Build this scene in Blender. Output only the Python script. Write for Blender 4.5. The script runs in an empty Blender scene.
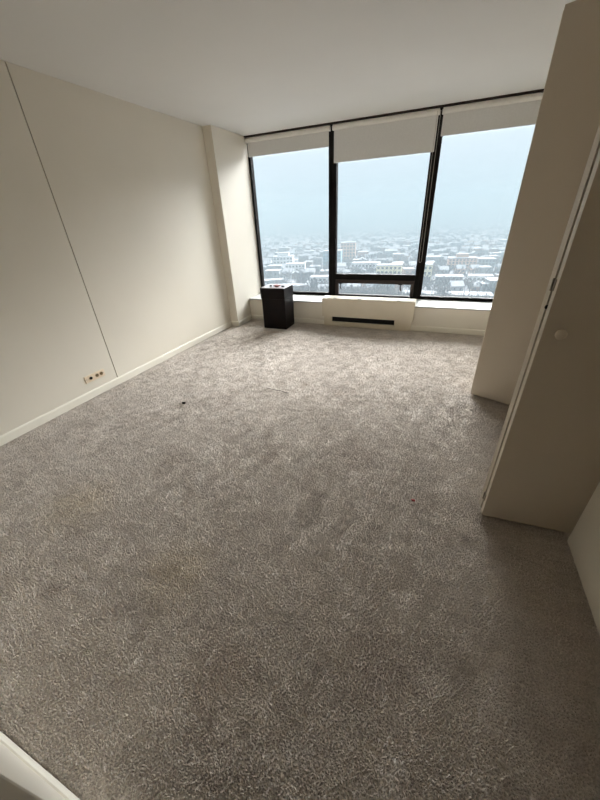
import bpy, bmesh, math, random
import numpy as np
from mathutils import Vector, Matrix

S = bpy.context.scene
COL = S.collection

# ------------------------------------------------------------------ camera
cam_d = bpy.data.cameras.new('camera')
cam_d.sensor_fit = 'VERTICAL'
cam_d.sensor_height = 36.0
cam_d.sensor_width = 27.0
cam_d.lens = 323.0 / 800.0 * 36.0
cam_d.clip_start = 0.02
cam_d.clip_end = 20000
cam = bpy.data.objects.new('camera', cam_d)
COL.objects.link(cam)
_r = Vector((0.923708, 0.380495, -0.044584))
_u = Vector((-0.151384, 0.469435, 0.869893))
_f = Vector((-0.351919, 0.796777, -0.491222))
cam.matrix_world = Matrix(((_r.x, _u.x, -_f.x, 2.9748), (_r.y, _u.y, -_f.y, 0.0),
                           (_r.z, _u.z, -_f.z, 1.4347), (0, 0, 0, 1)))
S.camera = cam

# ------------------------------------------------------------------ world: overcast winter sky (CIE overcast gradient)
W = bpy.data.worlds.new('overcast_sky')
S.world = W
W.use_nodes = True
wn = W.node_tree
wn.nodes.clear()
w_out = wn.nodes.new('ShaderNodeOutputWorld')
w_bg = wn.nodes.new('ShaderNodeBackground')
w_tc = wn.nodes.new('ShaderNodeTexCoord')
w_sep = wn.nodes.new('ShaderNodeSeparateXYZ')
w_ramp = wn.nodes.new('ShaderNodeValToRGB')
wn.links.new(w_tc.outputs['Generated'], w_sep.inputs[0])
wn.links.new(w_sep.outputs['Z'], w_ramp.inputs[0])
wn.links.new(w_ramp.outputs[0], w_bg.inputs['Color'])
wn.links.new(w_bg.outputs[0], w_out.inputs['Surface'])
w_ramp.color_ramp.elements[0].position = 0.0
w_ramp.color_ramp.elements[0].color = (0.300, 0.345, 0.390, 1)      # horizon
w_ramp.color_ramp.elements[1].position = 1.0
w_ramp.color_ramp.elements[1].color = (0.900, 0.960, 1.000, 1)      # zenith, three times the horizon
w_bg.inputs['Strength'].default_value = 2.2

# broad sun lamp added to lift the room light; no sun is visible
sun_d = bpy.data.lights.new('room_fill_sun', 'SUN')
sun_d.energy = 37.0
sun_d.angle = math.radians(72)
sun_d.color = (0.965, 0.985, 1.0)
sun = bpy.data.objects.new('room_fill_sun', sun_d)
COL.objects.link(sun)
sun.rotation_euler = Vector((-0.16, -0.75, -0.77)).to_track_quat('-Z', 'Y').to_euler()

# ------------------------------------------------------------------ exposure
S.view_settings.view_transform = 'Standard'
S.view_settings.look = 'None'
S.view_settings.gamma = 1.0
S.view_settings.use_curve_mapping = False
S.view_settings.exposure = 0.12
S.cycles.max_bounces = 14
S.cycles.diffuse_bounces = 10
S.cycles.glossy_bounces = 4
S.cycles.transparent_max_bounces = 12
S.cycles.volume_bounces = 2
S.cycles.sample_clamp_indirect = 4.0


# ------------------------------------------------------------------ helpers
def mat(name, color, rough=0.6, spec=0.4, metal=0.0):
    m = bpy.data.materials.new(name)
    m.use_nodes = True
    b = m.node_tree.nodes['Principled BSDF']
    b.inputs['Base Color'].default_value = (*color, 1)
    b.inputs['Roughness'].default_value = rough
    b.inputs['Metallic'].default_value = metal
    b.inputs['Specular IOR Level'].default_value = spec
    return m


def add_noise(m, color2, scale, lo=0.35, hi=0.65, detail=4, bump=0.0, bump_scale=None, dist=0.002, coord='Object'):
    nt = m.node_tree
    b = nt.nodes['Principled BSDF']
    tc = nt.nodes.new('ShaderNodeTexCoord')
    n = nt.nodes.new('ShaderNodeTexNoise')
    n.inputs['Scale'].default_value = scale
    n.inputs['Detail'].default_value = detail
    nt.links.new(tc.outputs[coord], n.inputs['Vector'])
    r = nt.nodes.new('ShaderNodeValToRGB')
    r.color_ramp.elements[0].position = lo
    r.color_ramp.elements[1].position = hi
    r.color_ramp.elements[0].color = b.inputs['Base Color'].default_value
    r.color_ramp.elements[1].color = (*color2, 1)
    nt.links.new(n.outputs['Fac'], r.inputs[0])
    nt.links.new(r.outputs[0], b.inputs['Base Color'])
    if bump:
        n2 = nt.nodes.new('ShaderNodeTexNoise')
        n2.inputs['Scale'].default_value = bump_scale or scale
        n2.inputs['Detail'].default_value = 3
        nt.links.new(tc.outputs[coord], n2.inputs['Vector'])
        bp = nt.nodes.new('ShaderNodeBump')
        bp.inputs['Strength'].default_value = bump
        bp.inputs['Distance'].default_value = dist
        nt.links.new(n2.outputs['Fac'], bp.inputs['Height'])
        nt.links.new(bp.outputs[0], b.inputs['Normal'])
    return m


def mesh_obj(name, bm, m, parent=None, smooth=False):
    me = bpy.data.meshes.new(name)
    bm.normal_update()
    bm.to_mesh(me)
    bm.free()
    for mm in (m if isinstance(m, (list, tuple)) else [m]):
        me.materials.append(mm)
    if smooth:
        for p in me.polygons:
            p.use_smooth = True
    o = bpy.data.objects.new(name, me)
    COL.objects.link(o)
    if parent:
        o.parent = parent
    return o


def tag(o, label=None, cat=None, group=None, kind=None):
    if label: o['label'] = label
    if cat: o['category'] = cat
    if group: o['group'] = group
    if kind: o['kind'] = kind
    return o


def empty(name, loc=(0, 0, 0), rz=0.0):
    o = bpy.data.objects.new(name, None)
    o.empty_display_size = 0.1
    COL.objects.link(o)
    o.location = loc
    o.rotation_euler = (0, 0, rz)
    return o


def bbox(bm, lo, hi, bev=0.0, seg=2):
    """axis aligned box, optionally bevelled, added to bm"""
    vs = [bm.verts.new((x, y, z)) for z in (lo[2], hi[2]) for y in (lo[1], hi[1]) for x in (lo[0], hi[0])]
    fs = []
    for q in ((0, 2, 3, 1), (4, 5, 7, 6), (0, 1, 5, 4), (2, 6, 7, 3), (0, 4, 6, 2), (1, 3, 7, 5)):
        fs.append(bm.faces.new([vs[i] for i in q]))
    if bev:
        es = list({e for f in fs for e in f.edges})
        bmesh.ops.bevel(bm, geom=es, offset=bev, segments=seg, affect='EDGES', profile=0.6)
    return bm


def box(name, lo, hi, m, parent=None, bev=0.0):
    """box object; origin at its base centre, or the parent's frame when it has a parent"""
    bm = bmesh.new()
    if parent is None:
        c = ((lo[0] + hi[0]) / 2, (lo[1] + hi[1]) / 2, lo[2])
        bbox(bm, [a - b for a, b in zip(lo, c)], [a - b for a, b in zip(hi, c)], bev)
        o = mesh_obj(name, bm, m)
        o.location = c
        return o
    bbox(bm, lo, hi, bev)
    return mesh_obj(name, bm, m, parent)


def cyl(bm, p0, p1, r, n=16, r1=None):
    p0, p1 = Vector(p0), Vector(p1)
    d = p1 - p0
    ret = bmesh.ops.create_cone(bm, cap_ends=True, segments=n, radius1=r, radius2=r if r1 is None else r1, depth=d.length)
    q = d.to_track_quat('Z', 'Y').to_matrix().to_4x4()
    bmesh.ops.transform(bm, matrix=Matrix.Translation((p0 + p1) / 2) @ q, verts=ret['verts'])
    return bm


def tube(bm, pts, r, n=6, closed=False):
    pts = [Vector(p) for p in pts]
    rings = []
    N = len(pts)
    for i, p in enumerate(pts):
        a = pts[(i - 1) % N] if (closed or i > 0) else p
        b = pts[(i + 1) % N] if (closed or i < N - 1) else p
        t = (b - a).normalized()
        ref = Vector((0, 1, 0)) if abs(t.y) < 0.9 else Vector((1, 0, 0))
        x = t.cross(ref).normalized()
        y = t.cross(x)
        rings.append([bm.verts.new(p + r * (math.cos(2 * math.pi * k / n) * x + math.sin(2 * math.pi * k / n) * y)) for k in range(n)])
    for i in range(N if closed else N - 1):
        A, B = rings[i], rings[(i + 1) % N]
        for k in range(n):
            bm.faces.new((A[k], A[(k + 1) % n], B[(k + 1) % n], B[k]))
    if not closed:
        bm.faces.new(rings[0][::-1]); bm.faces.new(rings[-1])
    return bm


# ------------------------------------------------------------------ materials
M = {}
M['wall'] = add_noise(mat('cream_wall_paint', (0.70, 0.655, 0.565), 0.55, 0.35), (0.725, 0.68, 0.59), 1.3, bump=0.08, bump_scale=180, dist=0.001)
M['ceiling'] = add_noise(mat('ceiling_paint', (0.69, 0.685, 0.66), 0.8, 0.2), (0.71, 0.705, 0.68), 1.1, bump=0.1, bump_scale=120, dist=0.001)
M['trim'] = add_noise(mat('ivory_trim_paint', (0.80, 0.765, 0.675), 0.4, 0.45), (0.775, 0.74, 0.645), 3.0)
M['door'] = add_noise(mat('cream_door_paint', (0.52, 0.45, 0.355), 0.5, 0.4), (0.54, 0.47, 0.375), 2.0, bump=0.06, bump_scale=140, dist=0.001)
M['ledge'] = add_noise(mat('white_ledge', (0.50, 0.50, 0.48), 0.4, 0.3), (0.46, 0.46, 0.445), 6.0)
M['bronze'] = add_noise(mat('black_anodised_frame', (0.0085, 0.007, 0.0065), 0.6, 0.06), (0.013, 0.011, 0.010), 8.0)
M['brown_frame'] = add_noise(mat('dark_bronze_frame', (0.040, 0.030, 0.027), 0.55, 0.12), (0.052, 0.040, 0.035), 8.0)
M['groove'] = add_noise(mat('joint_backing', (0.10, 0.085, 0.06), 0.9, 0.1), (0.13, 0.11, 0.08), 20.0)
M['shade'] = add_noise(mat('shade_fabric', (0.64, 0.635, 0.62), 0.85, 0.15), (0.67, 0.665, 0.65), 60.0, bump=0.1, bump_scale=500, dist=0.0005)
M['shade_tube'] = add_noise(mat('shade_cover', (0.74, 0.72, 0.68), 0.6, 0.3), (0.71, 0.69, 0.65), 30.0)
M['plastic_white'] = add_noise(mat('white_plastic', (0.75, 0.74, 0.71), 0.4, 0.5), (0.72, 0.71, 0.68), 20.0)
M['chain'] = add_noise(mat('grey_bead_chain', (0.40, 0.37, 0.33), 0.5, 0.3), (0.34, 0.31, 0.28), 200.0)
M['unit'] = add_noise(mat('ivory_enamel', (0.63, 0.565, 0.45), 0.38, 0.4), (0.60, 0.535, 0.42), 4.0)
M['black'] = add_noise(mat('black_void', (0.006, 0.006, 0.006), 0.7, 0.2), (0.010, 0.009, 0.009), 10.0)
M['binbody'] = add_noise(mat('black_brown_veneer', (0.0035, 0.0024, 0.0022), 0.45, 0.10), (0.009, 0.005, 0.0045), 9.0)
M['bintop'] = add_noise(mat('black_top_painted_reflection', (0.42, 0.40, 0.40), 0.12, 0.7), (0.50, 0.47, 0.47), 9.0)  # pale base colour paints the sky's reflection onto the glossy black top
M['plate'] = add_noise(mat('almond_plate', (0.74, 0.60, 0.44), 0.4, 0.45), (0.78, 0.65, 0.49), 30.0)
M['socket'] = add_noise(mat('brown_socket', (0.22, 0.15, 0.07), 0.5, 0.3), (0.17, 0.11, 0.05), 60.0)
M['steel'] = add_noise(mat('worn_steel', (0.45, 0.43, 0.39), 0.35, 0.5, 0.8), (0.38, 0.36, 0.32), 40.0)
M['hinge'] = add_noise(mat('painted_hinge', (0.30, 0.26, 0.20), 0.5, 0.3), (0.24, 0.20, 0.16), 40.0)
M['lint'] = add_noise(mat('dark_lint', (0.012, 0.011, 0.010), 0.9, 0.1), (0.025, 0.02, 0.018), 300.0)
M['red'] = add_noise(mat('red_scrap', (0.33, 0.055, 0.05), 0.6, 0.3), (0.42, 0.09, 0.08), 200.0)
M['pink'] = add_noise(mat('pink_paper', (0.62, 0.22, 0.24), 0.6, 0.3), (0.72, 0.42, 0.42), 60.0)


def make_carpet(pile=False):
    m = bpy.data.materials.new('taupe_carpet_yarn' if pile else 'taupe_carpet_backing')
    m.use_nodes = True
    nt = m.node_tree
    b = nt.nodes['Principled BSDF']
    b.inputs['Roughness'].default_value = 0.95
    b.inputs['Specular IOR Level'].default_value = 0.12
    b.inputs['Sheen Weight'].default_value = 0.25
    b.inputs['Sheen Roughness'].default_value = 0.6
    tc = nt.nodes.new('ShaderNodeTexCoord')

    def noise(scale, detail=3, rough=0.55, dist=0.0, vec=None):
        n = nt.nodes.new('ShaderNodeTexNoise')
        n.inputs['Scale'].default_value = scale
        n.inputs['Detail'].default_value = detail
        n.inputs['Roughness'].default_value = rough
        n.inputs['Distortion'].default_value = dist
        nt.links.new(vec or tc.outputs['Object'], n.inputs['Vector'])
        return n.outputs['Fac']

    def ramp(fac, p0, c0, p1, c1):
        r = nt.nodes.new('ShaderNodeValToRGB')
        r.color_ramp.elements[0].position = p0; r.color_ramp.elements[0].color = (*c0, 1)
        r.color_ramp.elements[1].position = p1; r.color_ramp.elements[1].color = (*c1, 1)
        nt.links.new(fac, r.inputs[0])
        return r.outputs[0]

    def mul(a, c, fac=1.0):
        x = nt.nodes.new('ShaderNodeMix')
        x.data_type = 'RGBA'; x.blend_type = 'MULTIPLY'
        x.inputs['Factor'].default_value = fac
        nt.links.new(a, x.inputs['A']); nt.links.new(c, x.inputs['B'])
        return x.outputs['Result']

    base = ramp(noise(2.2, 5, 0.6), 0.33, (0.700, 0.630, 0.560), 0.68, (0.785, 0.715, 0.645))
    # trodden streaks and dull patches
    base = mul(base, ramp(noise(5.5, 4, 0.65, 0.8), 0.30, (0.84, 0.83, 0.82), 0.60, (1, 1, 1)), 0.8)
    mp = nt.nodes.new('ShaderNodeMapping')
    mp.inputs['Scale'].default_value = (7.0, 26.0, 7.0)
    mp.inputs['Rotation'].default_value = (0, 0, 0.25)
    nt.links.new(tc.outputs['Object'], mp.inputs['Vector'])
    streak = noise(1.0, 4, 0.6, 0.5, mp.outputs[0])
    base = mul(base, ramp(streak, 0.36, (0.80, 0.79, 0.79), 0.56, (1, 1, 1)), 0.75)
    # yarn flecks
    base = mul(base, ramp(noise(150, 2, 0.7), 0.30, (0.62, 0.60, 0.58), 0.62, (1.08, 1.08, 1.08)), 0.85)
    # old spills and trodden-in smudges
    for (sx, sy, rad, col) in ((1.535, 0.338, 0.055, (0.66, 0.63, 0.60)), (1.908, 0.231, 0.022, (0.62, 0.62, 0.50)),
                               (2.43, 0.37, 0.11, (0.80, 0.74, 0.70)), (2.02, 0.62, 0.16, (0.95, 0.91, 0.80)),
                               (2.95, 0.60, 0.14, (0.82, 0.79, 0.77)), (1.40, 1.28, 0.13, (0.84, 0.81, 0.79)),
                               (2.05, 1.55, 0.12, (0.85, 0.82, 0.80)), (2.62, 1.75, 0.16, (0.84, 0.81, 0.79)),
                               (1.15, 0.75, 0.20, (0.97, 0.93, 0.83)), (1.28, 2.1, 0.18, (0.86, 0.84, 0.83)),
                               (0.75, 1.55, 0.16, (0.86, 0.84, 0.82)), (2.2, 2.6, 0.2, (0.88, 0.86, 0.85))):
        off = nt.nodes.new('ShaderNodeVectorMath'); off.operation = 'SUBTRACT'
        wob = nt.nodes.new('ShaderNodeTexNoise'); wob.inputs['Scale'].default_value = 14.0
        nt.links.new(tc.outputs['Object'], wob.inputs['Vector'])
        nt.links.new(tc.outputs['Object'], off.inputs[0]); off.inputs[1].default_value = (sx, sy, 0)
        ln = nt.nodes.new('ShaderNodeVectorMath'); ln.operation = 'LENGTH'
        nt.links.new(off.outputs[0], ln.inputs[0])
        dv = nt.nodes.new('ShaderNodeMath'); dv.operation = 'MULTIPLY_ADD'
        nt.links.new(wob.outputs['Fac'], dv.inputs[0]); dv.inputs[1].default_value = rad * 1.2
        nt.links.new(ln.outputs['Value'], dv.inputs[2])
        base = mul(base, ramp(dv.outputs[0], rad * 0.6, col, min(rad * 1.9, 0.99), (1, 1, 1)))
    nt.links.new(base, b.inputs['Base Color'])
    h1 = noise(170, 2, 0.6)
    h2 = noise(34, 2, 0.5, 0.6)
    ad = nt.nodes.new('ShaderNodeMath'); ad.operation = 'MULTIPLY_ADD'
    nt.links.new(h2, ad.inputs[0]); ad.inputs[1].default_value = 1.1; nt.links.new(h1, ad.inputs[2])
    ad2 = nt.nodes.new('ShaderNodeMath'); ad2.operation = 'MULTIPLY_ADD'
    nt.links.new(streak, ad2.inputs[0]); ad2.inputs[1].default_value = 1.2; nt.links.new(ad.outputs[0], ad2.inputs[2])
    if pile:
        return m
    bp = nt.nodes.new('ShaderNodeBump')
    bp.inputs['Strength'].default_value = 0.9
    bp.inputs['Distance'].default_value = 0.008
    nt.links.new(ad2.outputs[0], bp.inputs['Height'])
    nt.links.new(bp.outputs[0], b.inputs['Normal'])
    return m


M['carpet'] = make_carpet()
M['pile'] = make_carpet(True)


def glass_mat():
    m = bpy.data.materials.new('window_glass')
    m.use_nodes = True
    nt = m.node_tree
    nt.nodes.clear()
    o = nt.nodes.new('ShaderNodeOutputMaterial')
    t = nt.nodes.new('ShaderNodeBsdfTransparent')
    t.inputs['Color'].default_value = (0.965, 0.975, 0.975, 1)
    g = nt.nodes.new('ShaderNodeBsdfGlossy')
    g.inputs['Roughness'].default_value = 0.02
    fr = nt.nodes.new('ShaderNodeFresnel')
    fr.inputs['IOR'].default_value = 1.35
    mx = nt.nodes.new('ShaderNodeMixShader')
    nt.links.new(fr.outputs[0], mx.inputs[0])
    nt.links.new(t.outputs[0], mx.inputs[1])
    nt.links.new(g.outputs[0], mx.inputs[2])
    nt.links.new(mx.outputs[0], o.inputs['Surface'])
    return m


M['glass'] = glass_mat()

# ------------------------------------------------------------------ dimensions (metres; x right along the windows, y towards them)
H = 2.45          # ceiling
XR = 3.73         # right wall plane
XC = 0.128        # inner side of the corner pillar
YC = 4.22         # its front
YK = 4.63         # face of the low wall under the windows
YW = 5.045        # inner face of the window frames
YO = 5.125         # outer face
ZL = 0.335        # ledge top
YF = -0.053       # face of the wall beside the camera
XH = 2.417         # end of that wall
CY0, CY1 = 1.435, 2.985   # closet opening
CZ = 2.375        # closet opening head


def struct(o, label, cat):
    return tag(o, label, cat, kind='structure')


# ------------------------------------------------------------------ the room shell
fl = struct(box('floor', (-0.2, -3.1, -0.2), (4.5, YO, -0.0105), M['carpet']), 'taupe wall-to-wall carpet with worn patches', 'floor')


def carpet_pile():
    # cut pile: a leaning tuft of yarn every few millimetres over the visible carpet
    rg = np.random.default_rng(4)
    sp = 0.0078
    xs, ys = np.arange(0.004, 3.745, sp), np.arange(-0.03, 4.625, sp)
    X, Y = np.meshgrid(xs, ys)
    n = X.size
    X = X.ravel() + rg.uniform(-0.5, 0.5, n) * sp
    Y = Y.ravel() + rg.uniform(-0.5, 0.5, n) * sp

    def field(k, seed):
        r = np.random.default_rng(seed)
        f = np.zeros(n)
        for _ in range(14):
            a = r.uniform(0, 6.283); q = k * r.uniform(0.5, 1.6); p = r.uniform(0, 6.283)
            f += np.sin(q * (X * math.cos(a) + Y * math.sin(a)) + p)
        return f / 3.7
    lx = 0.0016 * field(45, 1) + 0.0005 * field(10, 2) + rg.normal(0, 0.0026, n)
    ly = 0.0016 * field(45, 3) + 0.0005 * field(10, 4) + rg.normal(0, 0.0026, n) + 0.001
    h = 0.0110 + 0.0011 * field(60, 5) + 0.0004 * field(14, 6) + rg.normal(0, 0.0011, n)
    h = np.clip(h, 0.005, 0.0165)
    th = rg.uniform(0, 6.283, n)
    r0 = 0.0045
    P = np.empty((n, 5, 3))
    z0 = -0.0112
    for k in range(3):
        a = th + k * 2.0944
        P[:, k, 0] = X + r0 * np.cos(a); P[:, k, 1] = Y + r0 * np.sin(a); P[:, k, 2] = z0
    # a blunt tip: a short ridge instead of a needle point
    for k, sg in ((3, 1), (4, -1)):
        P[:, k, 0] = X + lx + sg * 0.0016 * np.cos(th); P[:, k, 1] = Y + ly + sg * 0.0016 * np.sin(th); P[:, k, 2] = z0 + h
    base = (np.arange(n) * 5)[:, None]
    T = np.concatenate([base + np.array([[0, 1, 3]]), base + np.array([[1, 4, 3]]), base + np.array([[1, 2, 4]]),
                        base + np.array([[2, 0, 3]]), base + np.array([[2, 3, 4]])], 0)
    me = bpy.data.meshes.new('carpet_pile')
    me.vertices.add(n * 5)
    me.vertices.foreach_set('co', P.ravel())
    m = len(T)
    me.loops.add(m * 3)
    me.loops.foreach_set('vertex_index', T.ravel().astype(np.int32))
    me.polygons.add(m)
    me.polygons.foreach_set('loop_start', np.arange(0, m * 3, 3, dtype=np.int32))
    me.polygons.foreach_set('loop_total', np.full(m, 3, dtype=np.int32))
    me.update(calc_edges=True)
    me.materials.append(M['pile'])
    o = bpy.data.objects.new('carpet_pile', me)
    COL.objects.link(o)
    o.parent = fl
    o.matrix_parent_inverse = Matrix.Translation(-fl.location)
    o['kind'] = 'stuff'
    return o


carpet_pile()
struct(box('ceiling', (-0.2, -3.1, H), (4.5, YO, H + 0.2), M['ceiling']), 'flat off-white painted ceiling', 'ceiling')

wl = struct(box('wall_left', (-0.2, -0.16, 0), (-0.012, YO, H), M['groove']), 'long cream wall of two panels with a vertical joint', 'wall')
for a, b in ((-0.16, 2.0645), (2.0725, YO)):
    p = box('wall_panel', (-0.012, a, 0.0), (0.0, b, H), M['wall'], bev=0.0015)
    p.parent = wl
    p.matrix_parent_inverse = Matrix.Translation(-wl.location)

struct(box('wall_pillar', (0.0, YC, 0), (XC, YO, H), M['wall'], bev=0.004), 'cream boxed pillar in the corner beside the left window', 'pillar')
struct(box('wall_window', (XC, YK, 0), (XR, YO, ZL - 0.02), M['wall']), 'low cream wall under the windows', 'wall')
struct(box('trim_1', (XC, YK - 0.012, ZL - 0.02), (XR, YW + 0.03, ZL), M['ledge'], bev=0.003), 'white ledge running below the three windows', 'ledge')
struct(box('trim_2', (XC, 4.975, H - 0.013), (XR, YO, H), M['brown_frame'], bev=0.002), 'thin dark strip standing for the shadow gap at the ceiling above the roller shades', 'trim')  # added dark strip draws the shadow line between ceiling and shades

struct(box('wall_right', (XR, -3.1, 0), (XR + 0.1, CY0, H), M['wall'], bev=0.003), 'plain cream wall at the right nearest the camera', 'wall')
struct(box('wall_far_right', (XR, CY1, 0), (XR + 0.1, YO, H), M['wall']), 'cream wall between the closet and the right window', 'wall')
struct(box('trim_3', (XR, CY0, CZ), (XR + 0.1, CY1, H), M['wall']), 'narrow header above the closet opening', 'trim')
cl = struct(box('wall_closet', (4.33, CY0 - 0.1, 0), (4.43, CY1 + 0.1, H), M['wall']), 'cream back wall inside the closet', 'wall')
for a in (CY0 - 0.1, CY1):
    p = box('side_wall', (XR + 0.1, a, 0), (4.33, a + 0.1, H), M['wall'])
    p.parent = cl
    p.matrix_parent_inverse = Matrix.Translation(-cl.location)

struct(box('wall_front', (-0.2, YF - 0.12, 0), (XH, YF, H), M['wall'], bev=0.003), 'cream wall beside the camera facing the windows', 'wall')
struct(box('wall_hall', (XH - 0.12, -3.1, 0), (XH, YF - 0.12, H), M['wall']), 'hall wall behind the camera', 'wall')
struct(box('wall_back', (XH - 0.12, -3.2, 0), (4.0, -3.1, H), M['wall']), 'end wall of the hall behind the camera', 'wall')

# baseboards: a plank with a bevelled top edge, extruded along its run
def baseboard(name, p0, p1, nrm, label, h=0.072, t=0.012):
    """p0->p1 along the wall foot, nrm points into the room"""
    p0, p1, n = Vector((*p0, 0)), Vector((*p1, 0)), Vector((*nrm, 0))
    prof = ((0, 0), (t, 0), (t, h - 0.012), (t * 0.75, h - 0.004), (t * 0.35, h), (0, h))
    bm = bmesh.new()
    rings = []
    for p in (p0, p1):
        rings.append([bm.verts.new(p - p0 + n * a + Vector((0, 0, z))) for a, z in prof])
    k = len(prof)
    for i in range(k):
        bm.faces.new((rings[0][i], rings[0][(i + 1) % k], rings[1][(i + 1) % k], rings[1][i]))
    bm.faces.new(rings[0]); bm.faces.new(rings[1][::-1])
    bmesh.ops.recalc_face_normals(bm, faces=bm.faces)
    o = mesh_obj(name, bm, M['trim'])
    o.location = p0
    return struct(o, label, 'baseboard')


baseboard('baseboard_left', (0, YF), (0, YC), (1, 0), 'long ivory baseboard along the left wall')
baseboard('baseboard_pillar', (0.012, YC), (XC + 0.012, YC), (0, -1), 'short ivory baseboard on the front of the pillar')
baseboard('baseboard_pillar_side', (XC, YC), (XC, YK), (1, 0), 'ivory baseboard on the window side of the pillar')
baseboard('baseboard_window', (XC + 0.012, YK), (XR, YK), (0, -1), 'cream baseboard along the low wall under the windows')
baseboard('baseboard_front', (0.012, YF), (XH, YF), (0, 1), 'ivory baseboard on the wall beside the camera', t=0.013)


# ------------------------------------------------------------------ windows
def window(name, x0, x1, label, hopper=False, jl=0.055, jr=0.055):
    w = empty(name, ((x0 + x1) / 2, YW, ZL))
    struct(w, label, 'window')
    ox, oy, oz = w.location

    def part(nm, lo, hi, m, bev=0.003):
        return box(nm, (lo[0] - ox, lo[1] - oy, lo[2] - oz), (hi[0] - ox, hi[1] - oy, hi[2] - oz), m, w, bev)
    top = H - 0.013
    part('jamb', (x0, YW, ZL), (x0 + jl, YO, top), M['bronze'])
    part('jamb', (x1 - jr, YW, ZL), (x1, YO, top), M['bronze'])
    part('head', (x0 + jl, YW, top - 0.07), (x1 - jr, YO, top), M['bronze'])
    gx0, gx1 = x0 + jl, x1 - jr
    if not hopper:
        part('sill_rail', (gx0, YW, ZL), (gx1, YO, ZL + 0.042), M['bronze'])
        part('pane', (gx0, YW + 0.045, ZL + 0.042), (gx1, YW + 0.053, top - 0.07), M['glass'], 0)
    else:
        part('transom', (gx0, YW - 0.004, 0.582), (gx1, YO, 0.662), M['bronze'])
        part('pane', (gx0, YW + 0.045, 0.662), (gx1, YW + 0.053, top - 0.07), M['glass'], 0)
        # small bottom-hung sash with two latch hooks
        part('sill_rail', (gx0, YW, ZL), (gx1, YO, ZL + 0.03), M['bronze'])
        s = part('hopper_sash', (gx0, YW - 0.012, 0.532), (gx1, YW + 0.05, 0.582), M['brown_frame'])
        for a, b in ((gx0, gx0 + 0.045), (gx1 - 0.045, gx1)):
            part('sash_stile', (a, YW - 0.012, ZL + 0.03), (b, YW + 0.05, 0.532), M['brown_frame'])
        part('pane', (gx0 + 0.045, YW + 0.02, ZL + 0.03), (gx1 - 0.045, YW + 0.028, 0.532), M['glass'], 0)
        for hx in (1.533, 2.425):
            bm = bmesh.new()
            bbox(bm, (hx - 0.03 - ox, YW - 0.022 - oy, 0.525 - oz), (hx + 0.03 - ox, YW - 0.010 - oy, 0.541 - oz), 0.003)
            tube(bm, [(hx - ox, YW - 0.02 - oy, 0.53 - oz), (hx - ox, YW - 0.035 - oy, 0.50 - oz),
                      (hx + 0.004 - ox, YW - 0.036 - oy, 0.475 - oz), (hx + 0.010 - ox, YW - 0.025 - oy, 0.452 - oz)], 0.008, 8)
            h = mesh_obj('latch', bm, M['black'], w)
            h['label'] = 'black latch hook'
    return w


window('window_1', XC, 1.393, 'left window pane beside the pillar, black framed', jl=0.034)
window('window_2', 1.393, 2.664, 'middle window with a transom and small hopper sash above the heater', True)
window('window_3', 2.664, XR, 'right window, partly hidden by the closet doors', jr=0.05)


# ------------------------------------------------------------------ roller shades
def roller_shade(x0, x1, zb, label, inset0=0.02, inset1=0.012, chain=None):
    y, zr, r = 5.0, 2.402, 0.026
    e = empty('roller_shade', ((x0 + x1) / 2, y, zr))
    tag(e, label, 'window shade', 'roller shades over the windows')
    cx = (x0 + x1) / 2
    bm = bmesh.new()
    # rounded cover over the roll
    prof = []
    for k in range(13):
        a = math.radians(-90 + k * 180 / 12)
        prof.append((-(r + 0.004) * math.cos(a), (r + 0.004) * math.sin(a)))
    prof += [(0.022, r + 0.004), (0.022, -r - 0.004)]
    rg = [[bm.verts.new((x - cx, a, b)) for a, b in prof] for x in (x0, x1)]
    k = len(prof)
    for i in range(k):
        bm.faces.new((rg[0][i], rg[0][(i + 1) % k], rg[1][(i + 1) % k], rg[1][i]))
    bm.faces.new(rg[0]); bm.faces.new(rg[1][::-1])
    bmesh.ops.recalc_face_normals(bm, faces=bm.faces)
    mesh_obj('cover', bm, M['shade_tube'], e)
    # hanging cloth
    bm = bmesh.new()
    a, b = x0 + inset0 - cx, x1 - inset1 - cx
    bbox(bm, (a, -0.004, zb + 0.02 - zr), (b, -0.002, -r))
    mesh_obj('cloth', bm, M['shade'], e)
    bm = bmesh.new()
    bbox(bm, (a, -0.010, zb - zr), (b, 0.004, zb + 0.022 - zr), 0.004)
    mesh_obj('hem_bar', bm, M['shade'], e)
    for x, s in ((x0, 1), (x1, -1)):
        bm = bmesh.new()
        bbox(bm, (x - cx - 0.004 * s - 0.003, -0.020, -0.030), (x - cx - 0.004 * s + 0.003, 0.020, 0.012), 0.002)
        mesh_obj('bracket', bm, M['plastic_white'], e)
    if chain:
        xc, zc = chain
        bm = bmesh.new()
        pts = []
        w = 0.017
        top = 0.0
        bot = zc - zr
        for i in range(9): pts.append((xc - w - cx, -0.034, top + (bot + w - top) * i / 8))
        for i in range(1, 8):
            t = math.pi * i / 8
            pts.append((xc - w * math.cos(t) - cx, -0.034, bot + w - w * 1.6 * math.sin(t)))
        for i in range(9): pts.append((xc + w - cx, -0.034, bot + w + (top - bot - w) * i / 8))
        tube(bm, pts, 0.0021, 6)
        c = mesh_obj('bead_chain', bm, M['chain'], e)
        c['label'] = 'looped pull chain hanging over the mullion'
    return e


roller_shade(0.145, 1.368, 2.212, 'left roller shade, pulled a little way down beside the pillar')
roller_shade(1.412, 2.656, 2.037, 'middle roller shade, hanging lowest of the three', inset0=0.014, inset1=0.006, chain=(2.655, 0.845))
roller_shade(2.694, 3.715, 2.175, 'right roller shade, cut off by the closet door', inset0=0.008)

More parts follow.
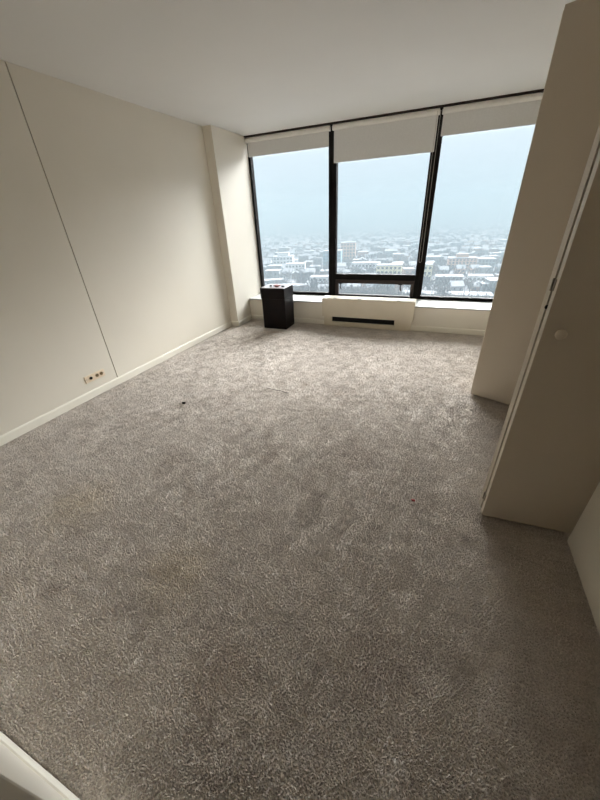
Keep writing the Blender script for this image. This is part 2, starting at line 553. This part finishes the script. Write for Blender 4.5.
# ------------------------------------------------------------------ heating and cooling unit under the middle window
ux0, ux1 = 1.397, 2.688
u = empty('convector_heater', ((ux0 + ux1) / 2, 4.62, 0.0))
tag(u, 'long ivory convector heater with a black slot below the middle window', 'heater')
hw = (ux1 - ux0) / 2
bm = bmesh.new()
prof = [(-0.070, 0.145), (-0.070, 0.392), (-0.062, 0.402), (0.010, 0.410), (0.010, ZL + 0.004), (0.005, 0.145)]
# cover: front panel with a gently rising top
prof = [(-0.070, 0.146), (-0.070, 0.394), (-0.064, 0.401), (0.085, 0.412), (0.085, ZL + 0.002), (0.0, ZL + 0.002), (0.0, 0.146)]
rg = [[bm.verts.new((x, a, b)) for a, b in prof] for x in (-hw, hw)]
k = len(prof)
for i in range(k):
    bm.faces.new((rg[0][i], rg[0][(i + 1) % k], rg[1][(i + 1) % k], rg[1][i]))
bm.faces.new(rg[0]); bm.faces.new(rg[1][::-1])
bmesh.ops.recalc_face_normals(bm, faces=bm.faces)
mesh_obj('cover', bm, M['unit'], u)
b0 = hw - 0.022
# base with a real opening: two ends, a lip over and a strip under the slot, and a dark back
s0, s1 = 1.537 - u.location.x, 2.442 - u.location.x
box('base_end', (-b0, -0.046, 0.0), (s0, 0.0, 0.146), M['unit'], u, 0.002)
box('base_end', (s1, -0.046, 0.0), (b0, 0.0, 0.146), M['unit'], u, 0.002)
box('base_strip', (s0, -0.046, 0.0), (s1, 0.0, 0.066), M['unit'], u, 0.002)
box('slot_back', (s0, -0.02, 0.066), (s1, 0.0, 0.146), M['black'], u)
# lid panels with hinged latches on the sloping top
for i, (a, b) in enumerate(((-hw + 0.02, -0.24), (-0.235, 0.22), (0.225, hw - 0.02))):
    bm = bmesh.new()
    bbox(bm, (a, 0, 0), (b, 0.135, 0.005), 0.0015)
    bmesh.ops.rotate(bm, cent=(0, 0, 0), matrix=Matrix.Rotation(math.atan2(0.011, 0.149), 3, 'X'), verts=bm.verts)
    bmesh.ops.translate(bm, vec=(0, -0.058, 0.4015), verts=bm.verts)
    mesh_obj('lid', bm, M['unit'], u)
for a in (-0.455, -0.10, 0.43):
    box('lid_latch', (a - 0.022, -0.063, 0.400), (a + 0.022, -0.030, 0.412), M['steel'], u, 0.002)

# ------------------------------------------------------------------ black waste bin beside the pillar
bx0, bx1, by0, by1 = 0.574, 0.952, 4.215, 4.540
bn = empty('waste_bin', ((bx0 + bx1) / 2, (by0 + by1) / 2, 0.0), math.radians(0.6))
tag(bn, 'tall square black bin with an overhanging lid in front of the left window', 'bin')
hx, hy = (bx1 - bx0) / 2, (by1 - by0) / 2
bm = bmesh.new()
lo = [(-hx + 0.005, -hy + 0.010), (hx - 0.004, -hy + 0.010), (hx - 0.004, hy - 0.010), (-hx + 0.005, hy - 0.010)]
hi = [(-hx + 0.010, -hy + 0.006), (hx - 0.004, -hy + 0.006), (hx - 0.004, hy - 0.006), (-hx + 0.010, hy - 0.006)]
vb = [bm.verts.new((x, y, 0.0)) for x, y in lo]
vt = [bm.verts.new((x, y, 0.434)) for x, y in hi]
for i in range(4):
    bm.faces.new((vb[i], vb[(i + 1) % 4], vt[(i + 1) % 4], vt[i]))
bm.faces.new(vb[::-1]); bm.faces.new(vt)
bmesh.ops.bevel(bm, geom=list(bm.edges), offset=0.004, segments=2, affect='EDGES')
mesh_obj('body', bm, M['binbody'], bn)
box('lid', (-hx, -hy, 0.434), (hx, hy, 0.582), M['binbody'], bn, 0.004)
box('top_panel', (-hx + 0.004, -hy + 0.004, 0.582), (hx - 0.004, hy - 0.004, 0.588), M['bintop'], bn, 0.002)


def crumple(name, loc, size, m, seed, flat=0.45):
    rnd = random.Random(seed)
    bm = bmesh.new()
    bmesh.ops.create_icosphere(bm, subdivisions=2, radius=1.0)
    for v in bm.verts:
        k = 1 + rnd.uniform(-0.32, 0.25)
        v.co = Vector((v.co.x * size[0] * k, v.co.y * size[1] * k, max(v.co.z, -0.85) * size[2] * k))
    zmin = min(v.co.z for v in bm.verts)
    for v in bm.verts:
        v.co.z -= zmin
    o = mesh_obj(name, bm, m)
    o.location = loc
    return o


zt = 0.588
tag(crumple('paper_wrapper', (0.795, 4.335, zt), (0.055, 0.03, 0.016), M['pink'], 3), 'pinkish crumpled wrapper lying on the black bin', 'wrapper')
tag(crumple('paper_scrap', (0.70, 4.32, zt), (0.022, 0.018, 0.010), M['lint'], 5), 'small dark crumb left of the wrapper on the bin', 'scrap')
tag(crumple('paper_scrap', (0.885, 4.33, zt), (0.03, 0.018, 0.008), M['lint'], 8), 'small dark scrap right of the wrapper on the bin', 'scrap')

# ------------------------------------------------------------------ folded closet doors
DZ0, DZ1, DT = 0.016, 2.352, 0.035


def leaf(door, p0, p1, knob=None):
    """one door leaf whose face nearest the camera runs from p0 (tip) to p1 on the floor plan"""
    p0, p1 = Vector((*p0, 0)), Vector((*p1, 0))
    d = (p1 - p0)
    L = d.length
    d.normalize()
    n = Vector((-d.y, d.x, 0))        # into the thickness, away from the camera
    e = mesh_obj('leaf', bbox(bmesh.new(), (0, 0, 0), (L, DT, DZ1 - DZ0), 0.002), M['door'], door)
    e.location = Vector((p0.x, p0.y, DZ0)) - door.location
    e.rotation_euler = (0, 0, math.atan2(d.y, d.x))
    return e


# near pair: jamb leaf square to the wall, its mate folded in behind
d1 = empty('door_1', (XR, 1.46, 0.0))
struct(d1, 'folded cream closet door nearest the camera with a round knob', 'closet door')
la = leaf(d1, (3.355, 1.450), (3.752, 1.470))
lb = leaf(d1, (3.352, 1.502), (3.742, 1.575))
bm = bmesh.new()
pr = [(0.0, 0.010), (0.012, 0.010), (0.016, 0.012), (0.020, 0.018), (0.027, 0.019), (0.034, 0.016), (0.038, 0.009), (0.039, 0.0)]
ns = 20
rings = []
for a, r in pr[:-1]:
    rings.append([bm.verts.new((0.052 + r * math.cos(2 * math.pi * q / ns), -a, 1.0 + r * math.sin(2 * math.pi * q / ns))) for q in range(ns)])
for i in range(len(rings) - 1):
    for q in range(ns):
        bm.faces.new((rings[i][q], rings[i][(q + 1) % ns], rings[i + 1][(q + 1) % ns], rings[i + 1][q]))
bm.faces.new(rings[-1])
bmesh.ops.recalc_face_normals(bm, faces=bm.faces)
kn = mesh_obj('knob', bm, M['door'], la, smooth=True)
kn['label'] = 'round painted door knob'
for z in (0.10, 1.165, 2.20):
    bm = bmesh.new()
    cyl(bm, (-0.004, DT + 0.008, z - 0.022), (-0.004, DT + 0.008, z + 0.022), 0.005, 10)
    bbox(bm, (-0.003, DT - 0.010, z - 0.020), (0.0, DT + 0.008, z + 0.020))
    h = mesh_obj('hinge', bm, M['hinge'], la)
bm = bmesh.new()
bmesh.ops.create_uvsphere(bm, u_segments=12, v_segments=8, radius=0.0085)
bmesh.ops.translate(bm, vec=(0.002, DT + 0.008, 1.083), verts=bm.verts)
bp = mesh_obj('bumper', bm, M['black'], la, smooth=True)
bp['label'] = 'small black rubber bumper'

# far pair: half folded, the guide leaf faces the camera
d2 = empty('door_2', (XR, 2.94, 0.0))
struct(d2, 'farther cream folding closet door standing half open near the windows', 'closet door')
fa = leaf(d2, (3.352, 2.872), (3.697, 2.728))
fb = leaf(d2, (3.362, 2.912), (3.722, 2.945))
for z in (0.10, 1.165, 2.20):
    bm = bmesh.new()
    cyl(bm, (-0.004, DT + 0.003, z - 0.035), (-0.004, DT + 0.003, z + 0.035), 0.006, 10)
    mesh_obj('hinge', bm, M['steel'], fa)
# top guide track inside the closet head
struct(box('trim_4', (XR + 0.01, CY0, CZ - 0.018), (XR + 0.045, CY1, CZ), M['steel']), 'metal guide track at the closet head', 'track')

# ------------------------------------------------------------------ wall outlet
oz, oy0, oy1 = 0.187, 1.742, 1.950
ot = empty('wall_outlet', (0.0, (oy0 + oy1) / 2, oz))
tag(ot, 'wide almond outlet plate low on the left wall beside the panel joint', 'outlet')
hl = (oy1 - oy0) / 2
box('plate', (0.0, -hl, -0.034), (0.006, hl, 0.034), M['plate'], ot, 0.002)
bm = bmesh.new()
cyl(bm, (0.004, -0.045, 0), (0.011, -0.045, 0), 0.014, 16)
j = mesh_obj('jack', bm, M['lint'], ot)
for a in (0.022, 0.068):
    bm = bmesh.new()
    cyl(bm, (0.004, a, 0), (0.008, a, 0), 0.017, 20)
    k_ = mesh_obj('socket', bm, M['socket'], ot)
    bm = bmesh.new()
    for s in (-1, 1):
        bbox(bm, (0.0078, a + s * 0.006 - 0.0015, -0.002), (0.0085, a + s * 0.006 + 0.0015, 0.008))
    mesh_obj('slots', bm, M['lint'], k_)
for a in (-0.09, 0.09):
    bm = bmesh.new()
    cyl(bm, (0.005, a, 0), (0.0075, a, 0), 0.004, 10)
    mesh_obj('screw', bm, M['steel'], ot)

# ------------------------------------------------------------------ scraps on the carpet
tag(crumple('lint_scrap', (0.960, 1.935, 0.0), (0.022, 0.012, 0.010), M['lint'], 11), 'black lint scrap on the carpet near the left wall', 'scrap')
tag(crumple('lint_scrap', (3.009, 1.443, 0.0), (0.011, 0.009, 0.006), M['red'], 12), 'tiny red scrap on the carpet near the closet doors', 'scrap')
bm = bmesh.new()
tube(bm, [(0, 0, 0.004), (0.07, -0.012, 0.004), (0.14, -0.010, 0.004), (0.20, -0.03, 0.004), (0.235, -0.028, 0.004)], 0.0020, 6)
th = mesh_obj('loose_thread', bm, M['lint'])
th.location = (1.565, 2.44, 0.0)
tag(th, 'thin dark thread lying on the carpet mid room', 'thread')

# ------------------------------------------------------------------ the snowy city far below
rnd = random.Random(7)
G = -60.0
C = {}
C['snow'] = add_noise(mat('snow_ground', (0.19, 0.19, 0.205), 0.9, 0.2), (0.085, 0.083, 0.09), 0.045, 0.42, 0.62, 6)
C['roof'] = add_noise(mat('snow_roof', (0.235, 0.24, 0.25), 0.85, 0.2), (0.17, 0.175, 0.19), 0.3)
C['street'] = add_noise(mat('slushy_street', (0.17, 0.17, 0.18), 0.8, 0.3), (0.30, 0.30, 0.31), 0.1)
C['brick'] = add_noise(mat('brick_wall', (0.27, 0.17, 0.14), 0.85, 0.2), (0.31, 0.20, 0.165), 0.5)
C['tan'] = add_noise(mat('tan_wall', (0.56, 0.34, 0.24), 0.85, 0.2), (0.60, 0.39, 0.28), 0.4)
C['cream'] = add_noise(mat('cream_wall', (0.70, 0.62, 0.40), 0.85, 0.2), (0.65, 0.58, 0.38), 0.4)
C['grey'] = add_noise(mat('grey_wall', (0.24, 0.24, 0.25), 0.85, 0.2), (0.29, 0.29, 0.30), 0.4)
C['white'] = add_noise(mat('white_wall', (0.66, 0.66, 0.67), 0.85, 0.2), (0.60, 0.60, 0.61), 0.4)
C['blue'] = add_noise(mat('blue_grey_wall', (0.20, 0.30, 0.36), 0.7, 0.3), (0.25, 0.35, 0.41), 0.4)
C['pane'] = add_noise(mat('dark_panes', (0.06, 0.065, 0.075), 0.3, 0.5), (0.09, 0.095, 0.105), 1.0)
C['twig'] = add_noise(mat('bare_twigs', (0.105, 0.088, 0.09), 0.9, 0.1), (0.14, 0.12, 0.12), 0.2)

gd = box('ground', (-4000, 60, G - 2), (4000, 7000, G), C['snow'])
struct(gd, 'snow covered ground of the city far below the windows', 'ground')

occupied = []


def free(x, y, r):
    for (a, b, c) in occupied:
        if (a - x) ** 2 + (b - y) ** 2 < (c + r) ** 2:
            return False
    return True


def block(x, y, w, d, h, wall, label, rz=0.0, floors=3, cols=8, step=None, parapet=True):
    """flat roofed building with snow on the roof, a parapet and real windows on the side facing the room"""
    e = empty('city_building', (x, y, G), rz)
    tag(e, label, 'building')
    occupied.append((x, y, max(w, d) * 0.62))
    box('walls', (-w / 2, -d / 2, 0), (w / 2, d / 2, h), C[wall], e)
    bm = bmesh.new()
    bbox(bm, (-w / 2 - 0.3, -d / 2 - 0.3, h), (w / 2 + 0.3, d / 2 + 0.3, h + 0.7), 0.15, 1)
    mesh_obj('snow_roof', bm, C['roof'], e)
    if step:
        sw, sd, sh = step
        box('penthouse', (-sw / 2, -sd / 2 + d * 0.1, h + 0.7), (sw / 2, sd / 2 + d * 0.1, h + sh), C[wall], e)
        box('snow_roof', (-sw / 2 - 0.2, -sd / 2 + d * 0.1 - 0.2, h + sh), (sw / 2 + 0.2, sd / 2 + d * 0.1 + 0.2, h + sh + 0.5), C['roof'], e)
    me = None
    fh, cw = h / floors, w / cols
    for i in range(floors):
        for j in range(cols):
            if me is None:
                bm = bmesh.new()
                bbox(bm, (-cw * 0.27, -0.12, 0), (cw * 0.27, 0.05, fh * 0.5))
                o = mesh_obj('window', bm, C['pane'], e)
                me = o.data
            else:
                o = bpy.data.objects.new('window', me)
                COL.objects.link(o)
                o.parent = e
            o.location = (-w / 2 + (j + 0.5) * cw, -d / 2, i * fh + fh * 0.25)
    return e


block(20, 452, 30, 16, 12, 'tan', 'pinkish tan apartment block seen through the right window', 0.10, 4, 8, (13, 8, 4))
block(46, 462, 18, 16, 10, 'grey', 'grey snow-roofed block right of the tan apartment block', 0.10, 3, 5)
block(-15, 372, 13, 16, 15, 'cream', 'pale yellow building just right of the right-hand mullion', 0.05, 3, 3)
block(-52, 380, 26, 14, 13, 'cream', 'cream yellow block low in the middle window', 0.08, 3, 6)
block(8, 352, 24, 13, 7, 'grey', 'long low terrace in front of the tan apartment block', 0.05, 2, 7)
block(34, 350, 20, 13, 8, 'white', 'white terrace block near the edge of the closet door', 0.05, 2, 6)
block(24, 285, 30, 14, 4.5, 'grey', 'flat white-roofed shed at the bottom of the right window', 0.03, 1, 6)
block(-14, 286, 24, 13, 4.0, 'grey', 'second flat white-roofed shed at the bottom of the right window', 0.03, 1, 5)
block(-142, 465, 24, 18, 20, 'blue', 'blue-grey glassy block at the left of the middle window', 0.15, 5, 6)
block(-135, 520, 22, 16, 26, 'tan', 'tall tan block behind the blue-grey one', 0.2, 6, 5)
block(-88, 430, 34, 16, 9, 'white', 'low white-roofed block in the middle window', 0.08, 2, 8)
block(-200, 430, 26, 20, 17, 'white', 'white block with a domed snowy roof in the left window', 0.3, 4, 6, (14, 10, 4))
block(-168, 395, 24, 16, 12, 'white', 'lower white block in front of the domed one', 0.3, 3, 6)
block(-215, 345, 46, 16, 6, 'grey', 'long flat white shed beside the pillar', 0.55, 1, 8)
block(-172, 318, 40, 12, 5, 'grey', 'second long white shed behind the black bin', 0.5, 1, 8)
block(-112, 330, 22, 14, 8, 'white', 'small white block beside the left mullion', 0.2, 2, 5)
block(-128, 292, 26, 10, 6, 'brick', 'brick row building at the foot of the left window', 0.15, 2, 7)

# detached houses: gabled, snow on the roof
house_meshes = []
for i, (w, d, h, wall) in enumerate(((8, 11, 5.5, 'brick'), (9, 12, 6.5, 'grey'), (7.5, 10, 6, 'tan'), (10, 12, 6, 'white'), (12, 14, 7.5, 'brick'), (16, 13, 8, 'grey'))):
    bm = bmesh.new()
    bbox(bm, (-w / 2, -d / 2, 0), (w / 2, d / 2, h))
    nb = len(bm.faces)
    if i < 4:
        rh = 3.0
        o_ = 0.5
        a = [bm.verts.new((sx * (w / 2 + o_), sy * (d / 2 + o_), h - 0.1)) for sx, sy in ((-1, -1), (1, -1), (1, 1), (-1, 1))]
        r0 = bm.verts.new((-w / 2 - o_, 0, h + rh)); r1 = bm.verts.new((w / 2 + o_, 0, h + rh))
        bm.faces.new((a[0], a[1], r1, r0)); bm.faces.new((a[2], a[3], r0, r1))
        bm.faces.new((a[1], a[2], r1)); bm.faces.new((a[3], a[0], r0)); bm.faces.new(a[::-1])
    else:
        bbox(bm, (-w / 2 - 0.2, -d / 2 - 0.2, h), (w / 2 + 0.2, d / 2 + 0.2, h + 0.6))
    bm.faces.ensure_lookup_table()
    for f in bm.faces[nb:]:
        f.material_index = 1
    nb2 = len(bm.faces)
    for fx in (-0.25, 0.25):
        bbox(bm, (fx * w - 0.7, -d / 2 - 0.08, h * 0.5), (fx * w + 0.7, -d / 2 + 0.02, h * 0.8))
    bm.faces.ensure_lookup_table()
    for f in bm.faces[nb2:]:
        f.material_index = 2
    me = bpy.data.meshes.new('city_house')
    bm.to_mesh(me); bm.free()
    for k in (wall, 'roof', 'pane'):
        me.materials.append(C[k])
    house_meshes.append(me)

ang = 0.22
ca, sa = math.cos(ang), math.sin(ang)
spots = []
bx, by = 34.0, 92.0
for iu in range(-70, 55):
    for iv in range(0, 32):
        for row in (-1, 1):
            for k in range(4):
                u_ = iu * bx * 1.0
                v_ = iv * by + 230
                uu = u_ + (k - 1.5) * 8.5 + rnd.uniform(-1.5, 1.5)
                vv = v_ + row * 20 + rnd.uniform(-3, 3)
                x = uu * ca - vv * sa
                y = uu * sa + vv * ca
                if y < 262 or y > 2400 or x < -0.80 * y or x > 0.45 * y:
                    continue
                if rnd.random() < 0.42 + (0.15 if y > 900 else 0):
                    continue
                spots.append((y, x, rnd.randrange(6), ang + (0 if rnd.random() < 0.8 else math.pi / 2) + rnd.uniform(-0.05, 0.05), rnd.uniform(0.85, 1.2)))
spots.sort()
seen, rest = [], []
for sp in spots:
    y, x = sp[0], sp[1]
    if not free(x, y, 7 * sp[4]):
        continue
    inview = -0.57 * y < x < 0.135 * y
    (seen if inview and len(seen) < 290 else rest).append(sp)
for y, x, k, rz, sc in seen:
    o = bpy.data.objects.new('city_house', house_meshes[k])
    COL.objects.link(o)
    o.location = (x, y, G)
    o.rotation_euler = (0, 0, rz)
    o.scale = (sc, sc, sc)
    dx = (x - 2.975) / y
    side = 'left' if dx < -0.314 else ('middle' if dx < -0.062 else 'right')
    look = ('small brick gabled house', 'small grey gabled house', 'small tan gabled house', 'small white gabled house',
            'flat-topped brick house', 'wide flat-topped grey house')[k]
    tag(o, '%s with a snowy roof, seen through the %s window' % (look, side), 'house', '%ss seen through the %s window' % (look, side))
# the farther houses, past counting, as one mesh
bm = bmesh.new()
tmp = []
for me in house_meshes:
    n = len(me.vertices)
    co = np.empty(n * 3); me.vertices.foreach_get('co', co)
    tmp.append((co.reshape(n, 3), [tuple(p.vertices) for p in me.polygons], [p.material_index for p in me.polygons]))
V, F, MI = [], [], []
off = 0
mats = ['brick', 'grey', 'tan', 'white', 'roof', 'pane']
wallof = [0, 1, 2, 3, 0, 1]
for y, x, k, rz, sc in rest:
    co, fs, mi = tmp[k]
    c, s_ = math.cos(rz) * sc, math.sin(rz) * sc
    P = np.stack([co[:, 0] * c - co[:, 1] * s_ + x, co[:, 0] * s_ + co[:, 1] * c + y - 900, co[:, 2] * sc], 1)
    V.append(P)
    F += [tuple(i + off for i in f) for f in fs]
    MI += [wallof[k] if m == 0 else 3 + m for m in mi]
    off += len(co)
me = bpy.data.meshes.new('distant_houses')
me.from_pydata(np.concatenate(V).tolist(), [], F)
me.polygons.foreach_set('material_index', MI)
for k in mats:
    me.materials.append(C[k])
bm.free()
dh = bpy.data.objects.new('distant_houses', me)
COL.objects.link(dh)
dh.location = (0, 900, G)
tag(dh, 'mass of distant snow-roofed houses fading into the haze', 'houses', kind='stuff')

# streets
def street(p0, p1, w, label):
    p0, p1 = Vector((*p0, 0)), Vector((*p1, 0))
    d = (p1 - p0)
    bm = bmesh.new()
    bbox(bm, (0, -w / 2, 0), (d.length, w / 2, 0.15))
    o = mesh_obj('street', bm, C['street'])
    o.location = (p0.x, p0.y, G)
    o.rotation_euler = (0, 0, math.atan2(d.y, d.x))
    struct(o, label, 'street')


def uv2xy(uu, vv):
    return (uu * ca - vv * sa, uu * sa + vv * ca)


for i, vv in enumerate((276, 368, 552, 736)):
    street(uv2xy(-900, vv), uv2xy(900, vv), 9, 'slushy cross street of the city, %s from the windows' % ('nearest', 'second', 'third', 'farthest')[i])
street((-260, 300), (-60, 345), 12, 'slushy diagonal avenue in the left window')

# bare trees between the houses: twiggy crowns, uncountable at this distance
V, F = [], []
off = 0
for t in range(9000):
    y = 262 + (2200 - 262) * rnd.random() ** 1.6
    x = rnd.uniform(-0.75, 0.35) * y
    if not free(x, y, 3):
        continue
    h = rnd.uniform(6, 12)
    w = h * 0.38
    b = Vector((x, y - 900, 0))
    for q in range(11):
        if q == 0:
            tip = b + Vector((0, 0, h)); r0 = 0.3; st = b
        else:
            st = b + Vector((0, 0, h * rnd.uniform(0.2, 0.6)))
            a = rnd.uniform(0, 6.283)
            tip = b + Vector((math.cos(a) * w, math.sin(a) * w, h * rnd.uniform(0.5, 1.0))); r0 = 0.28
        ax = (tip - st).normalized()
        sx = ax.cross(Vector((0.3, 1, 0.1))).normalized() * r0
        sy = ax.cross(sx).normalized() * r0
        V += [st + sx, st - sx * 0.5 + sy * 0.87, st - sx * 0.5 - sy * 0.87, tip + sx * 0.6, tip - sx * 0.6]
        F += [(off, off + 1, off + 4, off + 3), (off + 1, off + 2, off + 4), (off + 2, off, off + 3, off + 4)]
        off += 5
me = bpy.data.meshes.new('bare_trees')
me.from_pydata([tuple(v) for v in V], [], F)
me.materials.append(C['twig'])
tr = bpy.data.objects.new('bare_trees', me)
COL.objects.link(tr)
tr.location = (0, 900, G)
tag(tr, 'grey-brown bare trees scattered between the city houses', 'trees', kind='stuff')

# ------------------------------------------------------------------ winter haze over the city: a real scattering volume
hz = bpy.data.materials.new('winter_haze')
hz.use_nodes = True
nt = hz.node_tree
nt.nodes.clear()
o_ = nt.nodes.new('ShaderNodeOutputMaterial')
vs = nt.nodes.new('ShaderNodeVolumeScatter')
vs.inputs['Color'].default_value = (0.74, 0.92, 1.0, 1)
vs.inputs['Density'].default_value = 0.235 / 500.0
vs.inputs['Anisotropy'].default_value = 0.0
va = nt.nodes.new('ShaderNodeVolumeAbsorption')
va.inputs['Color'].default_value = (0.0, 0.0, 0.0, 1)
va.inputs['Density'].default_value = 0.765 / 500.0
vadd = nt.nodes.new('ShaderNodeAddShader')
nt.links.new(vs.outputs[0], vadd.inputs[0])
nt.links.new(va.outputs[0], vadd.inputs[1])
nt.links.new(vadd.outputs[0], o_.inputs['Volume'])
hb = box('haze', (-3900, 20, G + 0.0), (3900, 6500, 45), hz)
tag(hb, 'pale winter haze hanging over the city', 'haze', kind='stuff')
